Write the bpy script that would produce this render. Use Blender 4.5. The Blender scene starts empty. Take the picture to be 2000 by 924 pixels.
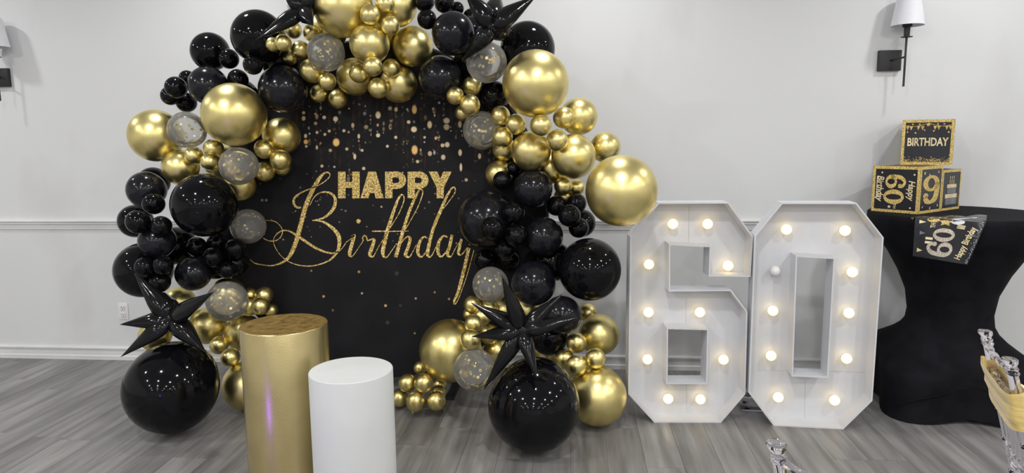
import bpy, bmesh, math, random
from mathutils import Vector, Matrix
random.seed(7)
sc = bpy.context.scene
col = sc.collection
R = math.radians

# ---------------------------------------------------------------- camera
HC = 1.55
FPX, PITCH, YAW, ROLL = 1350.0, R(7.9), R(5.1), R(-0.6)
F = Vector((-math.sin(YAW)*math.cos(PITCH), math.cos(YAW)*math.cos(PITCH), -math.sin(PITCH)))
R0 = Vector((math.cos(YAW), math.sin(YAW), 0))
U0 = R0.cross(F)
RX = R0*math.cos(ROLL) + U0*math.sin(ROLL)
UP = -R0*math.sin(ROLL) + U0*math.cos(ROLL)
CAM = Vector((0, 0, HC))
cd = bpy.data.cameras.new('camera'); cam = bpy.data.objects.new('camera', cd); col.objects.link(cam)
cam.matrix_world = Matrix(((RX.x, UP.x, -F.x, CAM.x), (RX.y, UP.y, -F.y, CAM.y), (RX.z, UP.z, -F.z, CAM.z), (0, 0, 0, 1)))
cd.sensor_width = 36; cd.lens = FPX/2000*36; cd.clip_start = 0.05
sc.camera = cam
def ray(x, y): return F + RX*((x-1000)/FPX) - UP*((y-462)/FPX)
def at(x, y, Y):                      # point at depth Y (distance along the room)
    d = ray(x, y); return CAM + d*(Y/d.y)
def atz(x, y, z):                     # point at height z
    d = ray(x, y); return CAM + d*((z-HC)/d.z)

# ---------------------------------------------------------------- world, exposure, ceiling lights
w = bpy.data.worlds.new('world'); sc.world = w; w.use_nodes = True
w.node_tree.nodes['Background'].inputs[0].default_value = (0.9, 0.95, 1, 1)
w.node_tree.nodes['Background'].inputs[1].default_value = 0.02
sc.view_settings.view_transform = 'Standard'; sc.view_settings.look = 'None'
sc.view_settings.exposure = 0.0; sc.view_settings.gamma = 1.0; sc.view_settings.use_curve_mapping = False
CEIL = 3.1
LIGHT_X = (-4.7, -2.35, 0.0, 2.35, 4.7)
LIGHT_Y = (3.75, 1.7, -0.4, -2.6, -4.8, -7.0)
LIGHT_W = 26.5
for lx in LIGHT_X:
    for ly in LIGHT_Y:
        ld = bpy.data.lights.new('downlight_lamp', 'AREA'); ld.shape = 'DISK'; ld.size = 0.15
        ld.energy = LIGHT_W*(0.45 if ly > 3 else 1.0); ld.color = (1.0, 1.0, 0.99)
        lo = bpy.data.objects.new('downlight_lamp', ld); col.objects.link(lo); lo.location = (lx+0.12, ly, CEIL-0.012)
ld = bpy.data.lights.new('purple_led_lamp', 'AREA'); ld.shape = 'DISK'; ld.size = 0.16; ld.energy = 1.5; ld.color = (0.2, 0.08, 1.0)
lo = bpy.data.objects.new('purple_led_lamp', ld); col.objects.link(lo); lo.location = (-1.88, 1.22, .34)
lo.rotation_euler = (R(90), 0, R(0))
lo.rotation_euler = (Vector((-0.6, 3.6, 0.9))-lo.location).to_track_quat('-Z', 'Y').to_euler()

# ---------------------------------------------------------------- materials
def mat(name, base=(.8, .8, .8), rough=.5, metal=0, **kw):
    m = bpy.data.materials.new(name); m.use_nodes = True
    b = m.node_tree.nodes['Principled BSDF']
    b.inputs['Base Color'].default_value = (*base, 1); b.inputs['Roughness'].default_value = rough; b.inputs['Metallic'].default_value = metal
    for k, v in kw.items(): b.inputs[k.replace('_', ' ')].default_value = v
    return m
def nd(m, t, **props):
    n = m.node_tree.nodes.new(t)
    for k, v in props.items(): setattr(n, k, v)
    return n
def lk(m, a, b): m.node_tree.links.new(a, b)
def noise_mix(m, c1, c2, scale, lo=.4, hi=.6, stretch=(1, 1, 1), detail=4, coord='Object', rnd=0, bump=0, bscale=None):
    b = m.node_tree.nodes['Principled BSDF']
    tc = nd(m, 'ShaderNodeTexCoord'); mp = nd(m, 'ShaderNodeMapping'); mp.inputs['Scale'].default_value = stretch
    lk(m, tc.outputs[coord], mp.inputs[0])
    vec = mp.outputs[0]
    if rnd:
        oi = nd(m, 'ShaderNodeObjectInfo'); mu = nd(m, 'ShaderNodeMath', operation='MULTIPLY'); mu.inputs[1].default_value = rnd
        lk(m, oi.outputs['Random'], mu.inputs[0]); lk(m, mu.outputs[0], mp.inputs['Location'])
    n = nd(m, 'ShaderNodeTexNoise'); n.inputs['Scale'].default_value = scale; n.inputs['Detail'].default_value = detail
    lk(m, vec, n.inputs['Vector'])
    r = nd(m, 'ShaderNodeValToRGB'); r.color_ramp.elements[0].position = lo; r.color_ramp.elements[1].position = hi
    r.color_ramp.elements[0].color = (*c1, 1); r.color_ramp.elements[1].color = (*c2, 1)
    lk(m, n.outputs['Fac'], r.inputs[0]); lk(m, r.outputs[0], b.inputs['Base Color'])
    if bump:
        n2 = n
        if bscale:
            n2 = nd(m, 'ShaderNodeTexNoise'); n2.inputs['Scale'].default_value = bscale; lk(m, vec, n2.inputs['Vector'])
        bp = nd(m, 'ShaderNodeBump'); bp.inputs['Strength'].default_value = bump; bp.inputs['Distance'].default_value = .01
        lk(m, n2.outputs['Fac'], bp.inputs['Height']); lk(m, bp.outputs[0], b.inputs['Normal'])
    return r

M = {}
M['wall'] = mat('wall_paint', rough=.6); noise_mix(M['wall'], (.60, .60, .59), (.725, .73, .74), .9, .30, .46, (1, 1, .5), 6, bump=.02, bscale=60)
M['ceiling'] = mat('ceiling_paint', (.8, .8, .8), .8)
M['trim'] = mat('trim_paint', rough=.4); noise_mix(M['trim'], (.70, .70, .70), (.76, .76, .76), 3, .4, .6)
M['farwall'] = mat('far_wall_paint', rough=.7); noise_mix(M['farwall'], (.66, .65, .63), (.72, .71, .69), 2)
m = M['plank'] = mat('vinyl_plank', rough=.42); 
rr = noise_mix(m, (.14, .134, .130), (.315, .305, .296), 3.2, .28, .72, (7, .55, 1), 6, rnd=37)
oi = nd(m, 'ShaderNodeObjectInfo'); mr = nd(m, 'ShaderNodeMapRange'); mr.inputs[3].default_value = .78; mr.inputs[4].default_value = 1.12
mx = nd(m, 'ShaderNodeVectorMath', operation='SCALE')
lk(m, oi.outputs['Random'], mr.inputs[0]); lk(m, rr.outputs[0], mx.inputs[0]); lk(m, mr.outputs[0], mx.inputs['Scale'])
lk(m, mx.outputs[0], m.node_tree.nodes['Principled BSDF'].inputs['Base Color'])
M['subfloor'] = mat('subfloor', rough=.5); noise_mix(M['subfloor'], (.14, .134, .130), (.315, .305, .296), 3, .3, .7, (6, .5, 1), 6)
M['gold_b'] = mat('gold_latex', (.62, .47, .16), .34, 1.0); noise_mix(M['gold_b'], (.80, .675, .285), (.86, .735, .33), 2, coord='Object', bump=.012, bscale=90)
M['black_b'] = mat('black_latex', rough=.08, Specular_IOR_Level=.22); noise_mix(M['black_b'], (.003, .003, .004), (.005, .005, .0065), 3)
M['pearl_b'] = mat('black_pearl_latex', rough=.16, Specular_IOR_Level=.32); noise_mix(M['pearl_b'], (.008, .008, .011), (.012, .012, .0165), 3)
M['foil_b'] = mat('black_foil', rough=.11, Specular_IOR_Level=.3); noise_mix(M['foil_b'], (.004, .004, .005), (.008, .008, .009), 6, bump=.12, bscale=20)
# clear latex of the confetti balloons
m = M['clear_b'] = bpy.data.materials.new('clear_latex'); m.use_nodes = True
nt = m.node_tree; nt.nodes.remove(nt.nodes['Principled BSDF']); out = nt.nodes['Material Output']
tr = nd(m, 'ShaderNodeBsdfTransparent'); tr.inputs[0].default_value = (.97, .97, .96, 1)
df = nd(m, 'ShaderNodeBsdfTranslucent'); df.inputs[0].default_value = (.8, .8, .78, 1)
df2 = nd(m, 'ShaderNodeBsdfDiffuse'); df2.inputs[0].default_value = (.8, .8, .78, 1)
ms = nd(m, 'ShaderNodeMixShader'); ms.inputs[0].default_value = .5; lk(m, df.outputs[0], ms.inputs[1]); lk(m, df2.outputs[0], ms.inputs[2])
gl = nd(m, 'ShaderNodeBsdfGlossy'); gl.inputs['Roughness'].default_value = .05
lw = nd(m, 'ShaderNodeLayerWeight'); lw.inputs[0].default_value = .35
mrr = nd(m, 'ShaderNodeMapRange'); mrr.inputs[3].default_value = .25; mrr.inputs[4].default_value = .6
lk(m, lw.outputs['Facing'], mrr.inputs[0])
m1 = nd(m, 'ShaderNodeMixShader'); lk(m, mrr.outputs[0], m1.inputs[0]); lk(m, tr.outputs[0], m1.inputs[1]); lk(m, ms.outputs[0], m1.inputs[2])
fr = nd(m, 'ShaderNodeFresnel'); fr.inputs[0].default_value = 1.45
m2 = nd(m, 'ShaderNodeMixShader'); lk(m, fr.outputs[0], m2.inputs[0]); lk(m, m1.outputs[0], m2.inputs[1]); lk(m, gl.outputs[0], m2.inputs[2])
lk(m, m2.outputs[0], out.inputs[0])
M['confetti'] = mat('gold_confetti', (.86, .62, .18), .3, .35); noise_mix(M['confetti'], (.80, .55, .12), (.95, .78, .36), 8)
M['print_black'] = mat('printed_black_fabric', rough=.75, Specular_IOR_Level=.25); noise_mix(M['print_black'], (.009, .0085, .010), (.013, .012, .014), 4)
def glitter(name, sc_=120):
    g = mat(name, rough=.55, Specular_IOR_Level=.3)
    r = noise_mix(g, (.28, .16, .025), (1.0, .84, .42), sc_, .36, .66, coord='Object', detail=1)
    e = r.color_ramp.elements.new(.5); e.color = (.72, .50, .13, 1)
    return g
M['glitter'] = glitter('gold_glitter_print'); M['glitter_fine'] = glitter('gold_glitter_card', 260)
M['bokeh'] = mat('bokeh_print', rough=.75, Specular_IOR_Level=.2)
va = nd(M['bokeh'], 'ShaderNodeVertexColor', layer_name='Col'); lk(M['bokeh'], va.outputs[0], M['bokeh'].node_tree.nodes['Principled BSDF'].inputs['Base Color'])
M['gold_plinth'] = mat('gold_plinth_metallic', rough=.27, metal=.9); noise_mix(M['gold_plinth'], (.54, .445, .215), (.61, .505, .25), 5, bump=.03, bscale=120)
M['gold_top'] = mat('gold_glitter_top', rough=.45, metal=.6); noise_mix(M['gold_top'], (.16, .095, .025), (.42, .28, .085), 30, .3, .7, detail=8, bump=.1, bscale=160)
M['white_plinth'] = mat('white_plinth_vinyl', rough=.5); noise_mix(M['white_plinth'], (.54, .55, .545), (.58, .59, .585), 3)
M['marquee'] = mat('marquee_white_board', rough=.45); noise_mix(M['marquee'], (.63, .64, .675), (.68, .69, .72), 3, .35, .65)
M['seam'] = mat('panel_seam', (.45, .44, .44), .8); noise_mix(M['seam'], (.4, .4, .4), (.5, .49, .48), 10)
M['socket'] = mat('bulb_socket', (.8, .78, .74), .4); noise_mix(M['socket'], (.78, .76, .7), (.84, .82, .78), 10)
M['bulb'] = mat('lit_bulb', (1, .9, .7), .3, Emission_Color=(1, .71, .26, 1), Emission_Strength=2.2)
M['bulb_off'] = mat('unlit_bulb', (.85, .84, .82), .25); noise_mix(M['bulb_off'], (.82, .81, .8), (.88, .87, .85), 10)
M['spandex'] = mat('black_spandex', rough=.85, Specular_IOR_Level=.12); noise_mix(M['spandex'], (.006, .006, .008), (.010, .010, .013), 8, bump=.05, bscale=300)
M['card_black'] = mat('black_card', rough=.35); noise_mix(M['card_black'], (.011, .011, .016), (.018, .018, .026), 6)
M['foil_print'] = mat('black_plastic_film', rough=.18); noise_mix(M['foil_print'], (.012, .012, .016), (.03, .03, .036), 7, bump=.35, bscale=12)
M['silver_print'] = mat('silver_glitter_print', rough=.4, metal=.3); noise_mix(M['silver_print'], (.45, .36, .26), (.8, .74, .66), 200, .4, .6, detail=1)
M['cream_print'] = mat('cream_print', rough=.5); noise_mix(M['cream_print'], (.75, .6, .32), (.9, .78, .5), 20)
M['grey_print'] = mat('grey_print', rough=.4); noise_mix(M['grey_print'], (.16, .17, .2), (.24, .25, .29), 20)
M['pale_print'] = mat('pale_print', rough=.4); noise_mix(M['pale_print'], (.55, .57, .64), (.75, .76, .8), 10)
M['black_metal'] = mat('black_metal', rough=.45, metal=.0); noise_mix(M['black_metal'], (.012, .012, .014), (.02, .02, .022), 9)
M['shade'] = mat('white_lamp_shade', rough=.6, Subsurface_Weight=.0); noise_mix(M['shade'], (.80, .80, .85), (.85, .85, .89), 4)
M['plastic'] = mat('outlet_plastic', rough=.35); noise_mix(M['plastic'], (.78, .78, .78), (.82, .82, .82), 9)
M['slot'] = mat('outlet_slot', (.01, .01, .01), .6)
M['acrylic'] = mat('clear_acrylic', (.95, .93, 1.0), .03, Transmission_Weight=1.0, IOR=1.47)  # faint lavender in the colour stands in for purple light caught in the acrylic
M['sash'] = mat('gold_satin_sash', rough=.55, Sheen_Weight=.3); noise_mix(M['sash'], (.60, .43, .13), (.76, .58, .22), 9, .3, .7, (1, 1, 4), 4, bump=.5, bscale=10)
M['lens'] = mat('downlight_lens', (1, 1, 1), .4, Emission_Color=(1, .97, .93, 1), Emission_Strength=3.0)
M['carpet_wire'] = mat('grey_wire', (.06, .06, .06), .5)

# ---------------------------------------------------------------- helpers
def link(name, me, m, parent=None, loc=None):
    o = bpy.data.objects.new(name, me); col.objects.link(o)
    if m and not me.materials: me.materials.append(M[m] if isinstance(m, str) else m)
    if loc is not None: o.location = loc
    if parent: o.parent = parent
    return o
def tag(o, label=None, cat=None, group=None, kind=None):
    for k, v in (('label', label), ('category', cat), ('group', group), ('kind', kind)):
        if v: o[k] = v
    return o
def empty(name, loc, rz=0):
    o = bpy.data.objects.new(name, None); col.objects.link(o); o.location = loc; o.rotation_euler = (0, 0, rz); o.empty_display_size = .1
    return o
def fin(bm, name, smooth=True, ang=40):
    me = bpy.data.meshes.new(name); bmesh.ops.recalc_face_normals(bm, faces=bm.faces[:]); bm.to_mesh(me); bm.free()
    if smooth:
        for p in me.polygons: p.use_smooth = True
        try: me.set_sharp_from_angle(angle=R(ang))
        except Exception: pass
    return me
def box(bm, c, s, mtx=None):
    vs = []
    for dx in (-.5, .5):
        for dy in (-.5, .5):
            for dz in (-.5, .5):
                v = Vector((c[0]+dx*s[0], c[1]+dy*s[1], c[2]+dz*s[2])); vs.append(bm.verts.new(mtx @ v if mtx else v))
    for q in ((0, 1, 3, 2), (4, 6, 7, 5), (0, 4, 5, 1), (2, 3, 7, 6), (0, 2, 6, 4), (1, 5, 7, 3)): bm.faces.new([vs[i] for i in q])
def bevel(bm, w_, seg=2): bmesh.ops.bevel(bm, geom=bm.edges[:], offset=w_, segments=seg, affect='EDGES', profile=.6)
def boxmesh(c, s, bv=0, name='box'):
    bm = bmesh.new(); box(bm, c, s)
    if bv: bevel(bm, bv)
    return fin(bm, name)
def lathe(bm, prof, seg=32, cx=0, cy=0, z0=0, fn=None):
    rings = []
    for r, z in prof:
        if r < 1e-6: rings.append([bm.verts.new((cx, cy, z0+z))])
        else: rings.append([bm.verts.new((cx+r*math.cos(2*math.pi*i/seg), cy+r*math.sin(2*math.pi*i/seg), z0+z)) for i in range(seg)])
    for a, b in zip(rings, rings[1:]):
        for i in range(seg):
            j = (i+1) % seg
            if len(a) == 1 and len(b) == 1: continue
            if len(a) == 1: bm.faces.new((a[0], b[i], b[j]))
            elif len(b) == 1: bm.faces.new((a[i], a[j], b[0]))
            else: bm.faces.new((a[i], a[j], b[j], b[i]))
def tube(bm, pts, rad, seg=10, cap=True):
    pts = [Vector(p) for p in pts]; n = len(pts); rings = []; ref = None
    rads = rad if isinstance(rad, (list, tuple)) else [rad]*n
    for k, p in enumerate(pts):
        t = (pts[min(k+1, n-1)]-pts[max(k-1, 0)]).normalized()
        if ref is None: ref = t.orthogonal().normalized()
        a = (ref - t*ref.dot(t)).normalized(); ref = a; b = t.cross(a)
        rings.append([bm.verts.new(p+(a*math.cos(2*math.pi*i/seg)+b*math.sin(2*math.pi*i/seg))*rads[k]) for i in range(seg)])
    for a, b in zip(rings, rings[1:]):
        for i in range(seg): bm.faces.new((a[i], a[(i+1) % seg], b[(i+1) % seg], b[i]))
    if cap: bm.faces.new(rings[0][::-1]); bm.faces.new(rings[-1])
def spline(pts, n=6):
    out_ = []
    P = [pts[0]]+list(pts)+[pts[-1]]
    for i in range(1, len(P)-2):
        for k in range(n):
            t = k/n; a, b, c, d = P[i-1], P[i], P[i+1], P[i+2]
            out_.append(tuple(.5*((2*b[j])+(-a[j]+c[j])*t+(2*a[j]-5*b[j]+4*c[j]-d[j])*t*t+(-a[j]+3*b[j]-3*c[j]+d[j])*t**3) for j in range(len(b))))
    out_.append(tuple(pts[-1])); return out_
def ribbon(bm, stroke, fmap, smooth=6):
    """flat lettering stroke: (x, y, width) control points laid on a surface by fmap(x, y)"""
    s = spline(stroke, smooth) if smooth else stroke
    L = []
    for i, (x, y, wd) in enumerate(s):
        a = s[max(i-1, 0)]; b = s[min(i+1, len(s)-1)]
        tx, ty = b[0]-a[0], b[1]-a[1]; l = math.hypot(tx, ty) or 1; nx, ny = -ty/l, tx/l; wd = max(wd, .01)
        L.append((bm.verts.new(fmap(x+nx*wd/2, y+ny*wd/2)), bm.verts.new(fmap(x-nx*wd/2, y-ny*wd/2))))
    for (a, b), (c, d) in zip(L, L[1:]): bm.faces.new((a, b, d, c))
def poly(bm, pts, fmap): bm.faces.new([bm.verts.new(fmap(*p)) for p in pts])
def disc(bm, x, y, rx, ry, fmap, n=12): poly(bm, [(x+rx*math.cos(2*math.pi*i/n), y+ry*math.sin(2*math.pi*i/n)) for i in range(n)], fmap)
def ring(bm, x, y, rx, ry, wx, wy, fmap, n=28, a0=0, a1=360):
    L = []
    for i in range(n+1):
        a = R(a0+(a1-a0)*i/n); c, s = math.cos(a), math.sin(a)
        L.append((bm.verts.new(fmap(x+rx*c, y+ry*s)), bm.verts.new(fmap(x+(rx-wx)*c, y+(ry-wy)*s))))
    for (a, b), (c, d) in zip(L, L[1:]): bm.faces.new((a, b, d, c))
def text(bm, body, x, y, size, fmap, wide=1.0, bold=0.0, shear=0.0, rot=0):
    """built-in lettering laid on a surface; y runs down; (x, y) is the centre"""
    cu = bpy.data.curves.new('lettering', 'FONT'); cu.body = body; cu.size = 1; cu.align_x = 'CENTER'; cu.align_y = 'CENTER'; cu.offset = bold; cu.shear = shear; cu.resolution_u = 3
    o = bpy.data.objects.new('lettering', cu); col.objects.link(o)
    dg = bpy.context.evaluated_depsgraph_get(); me = o.evaluated_get(dg).to_mesh()
    c, s = math.cos(R(rot)), math.sin(R(rot))
    vs = []
    for v in me.vertices:
        px, py = v.co.x*size*wide, -v.co.y*size
        vs.append(bm.verts.new(fmap(x+px*c-py*s, y+px*s+py*c)))
    for p in me.polygons:
        try: bm.faces.new([vs[i] for i in p.vertices])
        except ValueError: pass
    o.evaluated_get(dg).to_mesh_clear(); bpy.data.objects.remove(o); bpy.data.curves.remove(cu)
def flat(bm, name):
    me = bpy.data.meshes.new(name); bm.to_mesh(me); bm.free(); return me

# ---------------------------------------------------------------- the room
WY = 4.598; X0, X1, YB_ = -6.5, 6.5, -9.0
def slab(name, c, s, m):
    return tag(link(name, boxmesh((0, 0, 0), s, name=name), m, None, c), kind='structure')
tag(slab('wall_back', (0, WY+.06, CEIL/2), (X1-X0+.24, .12, CEIL), 'wall'), 'white painted wall behind the balloon arch')
tag(slab('wall_left', (X0-.06, (WY+YB_)/2, CEIL/2), (.12, WY-YB_, CEIL), 'farwall'), 'pale side wall of the hall on the left')
tag(slab('wall_right', (X1+.06, (WY+YB_)/2, CEIL/2), (.12, WY-YB_, CEIL), 'farwall'), 'pale side wall of the hall on the right')
tag(slab('wall_front', (0, YB_-.06, CEIL/2), (X1-X0+.24, .12, CEIL), 'farwall'), 'pale wall at the far end of the hall')
tag(slab('ceiling', (0, (WY+YB_)/2, CEIL+.06), (X1-X0+.24, WY-YB_+.24, .12), 'ceiling'), 'white flat ceiling over the hall')
floor = tag(slab('floor', (0, (WY+YB_)/2, -.055), (X1-X0+.24, WY-YB_+.24, .1), 'subfloor'), 'grey wood-look vinyl plank floor')
def plankmesh(L): return boxmesh((0, 0, 0), (.1786, L-.0014, .005), 0, 'plank')
full = plankmesh(1.22)
inv = Matrix.Translation(-floor.location)
k = 0
x = -4.6
while x < 3.9:
    y = WY - random.random()*1.22
    ys = [(y, WY)]
    while y > .9: ys.append((y-1.22, y)); y -= 1.22
    for a, b in ys:
        if b-a < .03: continue
        o = link('plank', full if abs(b-a-1.22) < 1e-6 else plankmesh(b-a), 'plank', floor, Vector((x, (a+b)/2, -.0025))-floor.location)
    x += .18
def sweep_x(name, prof, m, x0=X0, x1=X1):
    bm = bmesh.new(); A = [bm.verts.new((x0, y, z)) for y, z in prof]; B = [bm.verts.new((x1, y, z)) for y, z in prof]
    n = len(prof)
    for i in range(n): bm.faces.new((A[i], A[(i+1) % n], B[(i+1) % n], B[i]))
    bm.faces.new(A); bm.faces.new(B[::-1])
    return tag(link(name, fin(bm, name, True, 25), m), kind='structure')
W_ = WY
o = sweep_x('baseboard_back', [(W_, 0), (W_-.018, 0), (W_-.018, .028), (W_-.012, .034), (W_-.012, .052), (W_-.009, .056), (W_-.009, .076), (W_-.020, .080), (W_-.020, .090), (W_-.014, .096), (W_, .096)], 'trim')
tag(o, 'white moulded baseboard along the foot of the back wall')
o = sweep_x('trim_1', [(W_, .952), (W_-.010, .956), (W_-.012, .975), (W_-.012, .990), (W_-.022, .994), (W_-.022, 1.004), (W_-.018, 1.007), (W_-.030, 1.012), (W_-.030, 1.020), (W_-.022, 1.026), (W_, 1.026)], 'trim')
tag(o, 'white chair rail moulding running across the back wall')

# recessed ceiling downlights (the ones that show as highlights on the balloons)
bm = bmesh.new(); lathe(bm, [(.078, -.004), (.105, -.012), (.108, -.004), (.108, 0)], 28); ringm = fin(bm, 'trim_ring')
bm = bmesh.new(); lathe(bm, [(0, -.006), (.078, -.006)], 24); lensm = fin(bm, 'lens')
words_x = ('far left', 'left', 'middle', 'right', 'far right'); words_y = ('first', 'second', 'third', 'fourth', 'fifth', 'sixth')
for i, lx in enumerate(LIGHT_X):
    for j, ly in enumerate(LIGHT_Y):
        e = empty('downlight', (lx+.12, ly, CEIL))
        link('trim_ring', ringm, 'plastic', e); link('lens', lensm, 'lens', e)
        tag(e, f'round recessed ceiling downlight, {words_x[i]} column, {words_y[j]} row from the arch wall', 'ceiling light', 'recessed downlights')
e = empty('led_spotlight', (-1.91, 1.14, 0), R(-15))
bm = bmesh.new(); lathe(bm, [(0, -.16), (.07, -.16), (.09, -.12), (.095, 0.03), (.088, .03), (.085, 0), (0, 0)], 24); so = link('housing', fin(bm, 'housing'), 'black_metal', e, (0, .02, .33)); so.rotation_euler = (R(-84), 0, 0)
for s_ in (-.105, .105):
    bm = bmesh.new(); box(bm, (s_, -.03, .18), (.008, .03, .34)); link('bracket_arm', fin(bm, 'bracket', False), 'black_metal', e)
bm = bmesh.new(); box(bm, (0, -.03, .006), (.26, .16, .012)); link('foot', fin(bm, 'foot', False), 'black_metal', e)
tag(e, 'black purple LED party spotlight on the floor facing the balloon arch', 'spotlight')

# ---------------------------------------------------------------- round printed backdrop
YB = 4.10
BC = Vector((-1.19, YB, 1.115)); BR = 1.03
bd = empty('round_backdrop', (BC.x, YB, 0))
tag(bd, 'round black printed backdrop with gold birthday lettering inside the balloon arch', 'backdrop')
bm = bmesh.new()
for yy in (0, .02):
    c = bm.verts.new((0, yy, BC.z)); rg = [bm.verts.new((BR*math.cos(2*math.pi*i/96), yy, BC.z+BR*math.sin(2*math.pi*i/96))) for i in range(96)]
    for i in range(96): bm.faces.new((c, rg[i], rg[(i+1) % 96]))
    if yy == 0: r1 = rg
for i in range(96): bm.faces.new((r1[i], r1[(i+1) % 96], rg[(i+1) % 96], rg[i]))
link('printed_cloth', fin(bm, 'cloth', True, 30), 'print_black', bd)
bm = bmesh.new(); tube(bm, [(BR*math.cos(2*math.pi*i/72), .035, BC.z+BR*math.sin(2*math.pi*i/72)) for i in range(73)], .016, 8, False)
link('hoop_frame', fin(bm, 'hoop'), 'black_metal', bd)
for s in (-.45, .45):
    bm = bmesh.new(); box(bm, (s, .1, .012), (.05, .5, .024)); box(bm, (s, .045, .11), (.04, .03, .2)); link('foot', fin(bm, 'foot', False), 'black_metal', bd)
def bmap(off): 
    def f(px, py):
        p = at(px, py, YB-off); return Vector((p.x-BC.x, -off, p.z))
    return f
def cmap(ox, oy, s, off):
    f = bmap(off)
    return lambda x, y: f(ox+x*s, oy+y*s)
# script lettering, traced as pen strokes (x, y, width)
S = .3248
BIRTH = [
 [(332,262,9),(312,263,12),(293,248,14),(288,222,14),(302,195,11),(336,172,8),(388,150,6),(440,128,5),(485,98,5),(506,72,6),(498,53,7),(472,56,12),(440,92,22),(402,158,25),(362,250,27),(332,360,27),(305,460,27),(270,545,22),(225,590,13),(160,612,7),(90,606,6),(50,595,6),(28,576,4)],
 [(385,250,4),(412,200,5),(450,173,7),(500,173,12),(534,200,16),(537,245,19),(512,290,18),(465,326,11),(400,340,3)],
 [(400,341,3),(460,347,11),(520,385,19),(556,430,24),(563,480,22),(546,535,15),(500,582,9),(430,608,7),(370,615,6),(300,605,5),(240,577,5),(195,532,4),(168,477,4),(175,437,5),(215,404,8),(262,405,9),(322,441,15),(400,494,15),(460,524,12),(518,538,9),(560,525,6),(588,497,4),(606,468,4)],
 [(122,340,4),(170,345,4),(205,370,4),(221,405,5),(210,440,5),(180,462,6),(140,463,5),(106,448,4)],
 [(606,470,3),(640,445,5),(652,430,18),(640,478,21),(624,540,21),(638,557,8),(658,535,4),(692,484,4)],
 [(692,486,3),(706,460,5),(702,445,7),(716,432,9),(728,445,8),(732,462,7),(752,455,9),(772,458,16),(758,505,22),(746,545,20),(765,558,8),(785,525,4),(806,486,4)],
 [(806,488,3),(860,398,4),(920,300,5),(949,228,6),(950,195,7),(934,187,10),(910,228,15),(880,312,19),(852,400,22),(835,470,24),(824,540,21),(845,562,9),(878,522,4),(908,478,4)],
 [(758,405,8),(860,406,7),(978,404,4)],
 [(960,395,4),(1030,270,5),(1061,190,6),(1062,160,7),(1042,160,10),(1010,222,16),(984,284,17),(955,372,19),(930,460,21),(902,562,22)],
 [(915,530,4),(940,470,5),(972,438,9),(988,452,17),(974,510,20),(960,548,19),(984,560,9),(1008,522,4),(1026,486,4)],
 [(1092,448,7),(1068,440,11),(1042,480,19),(1035,535,19),(1054,559,12),(1084,530,6),(1106,480,5)],
 [(1180,280,4),(1225,222,5),(1258,172,6),(1256,142,7),(1236,150,11),(1206,202,15),(1170,285,20),(1131,380,19),(1106,470,20),(1093,543,20),(1114,557,7),(1145,498,4)],
 [(1215,442,8),(1188,435,11),(1161,472,19),(1156,530,19),(1174,558,12),(1204,530,6),(1224,485,5)],
 [(1241,428,18),(1227,490,19),(1213,543,19),(1234,557,7),(1264,502,4),(1292,462,4)],
 [(1298,452,14),(1286,500,18),(1278,538,15),(1298,546,8),(1332,505,5)],
 [(1342,505,19),(1312,640,21),(1277,770,18),(1252,828,12),(1260,842,8),(1284,800,4),(1330,670,4),(1372,520,4)],
]
bm = bmesh.new()
for i, s in enumerate(BIRTH): ribbon(bm, s, cmap(480, 320, S, .0012+i*.00012), 7)
disc(bm, 678, 345, 13, 14, cmap(480, 320, S, .0014), 16)
link('birthday_lettering', flat(bm, 'birthday'), 'glitter', bd)
bm = bmesh.new(); hk = [0]; T, B = 47, 207
def h():
    hk[0] += 1; return cmap(480, 320, S, .0005+.00004*hk[0])
for a, b in ((555, 600), (640, 685)): poly(bm, [(a, T), (b, T), (b, B), (a, B)], h())
poly(bm, [(600, 108), (640, 108), (640, 144), (600, 144)], h())
poly(bm, [(737, T), (783, T), (738, B), (690, B)], h()); poly(bm, [(737, T), (783, T), (830, B), (782, B)], h()); poly(bm, [(735, 143), (788, 143), (798, 176), (724, 176)], h())
for ox in (838, 973):
    poly(bm, [(ox, T), (ox+44, T), (ox+44, B), (ox, B)], h())
    ribbon(bm, [(ox+40, T+18, 37), (ox+75, T+18, 37), (ox+98, T+30, 38), (ox+105, T+52, 42), (ox+98, T+74, 38), (ox+75, T+86, 36), (ox+40, T+86, 36)], h(), 5)
poly(bm, [(1100, T), (1152, T), (1192, 142), (1148, 142)], h()); poly(bm, [(1238, T), (1188, T), (1148, 142), (1192, 142)], h()); poly(bm, [(1148, 135), (1192, 135), (1190, B), (1148, B)], h())
link('happy_lettering', flat(bm, 'happy'), 'glitter', bd)
# printed light bokeh: soft-edged dots
bm = bmesh.new(); cl = bm.loops.layers.float_color.new('Col'); BASE = (.011, .0105, .012)
nb = [0]
def dot(x, y, rx, ry, c, core=.6):
    nb[0] += 1; f = bmap(.0003+.0000012*nb[0]); n = 10
    v0 = bm.verts.new(f(x, y)); A = []; Bq = []
    for i in range(n):
        a = 2*math.pi*i/n; A.append(bm.verts.new(f(x+rx*core*math.cos(a), y+ry*core*math.sin(a)))); Bq.append(bm.verts.new(f(x+rx*math.cos(a), y+ry*math.sin(a))))
    for i in range(n):
        j = (i+1) % n
        fc = bm.faces.new((v0, A[i], A[j]))
        for l in fc.loops: l[cl] = (*c, 1)
        fc = bm.faces.new((A[i], Bq[i], Bq[j], A[j]))
        for l in fc.loops: l[cl] = (*(BASE if l.vert in (Bq[i], Bq[j]) else c), 1)
rb = random.Random(3)
def tone(k):
    t = rb.random(); c = (.80, .50, .25) if t < .45 else ((.85, .68, .45) if t < .8 else (.62, .60, .62))
    return tuple(a*k for a in c)
Q = .2597
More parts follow.
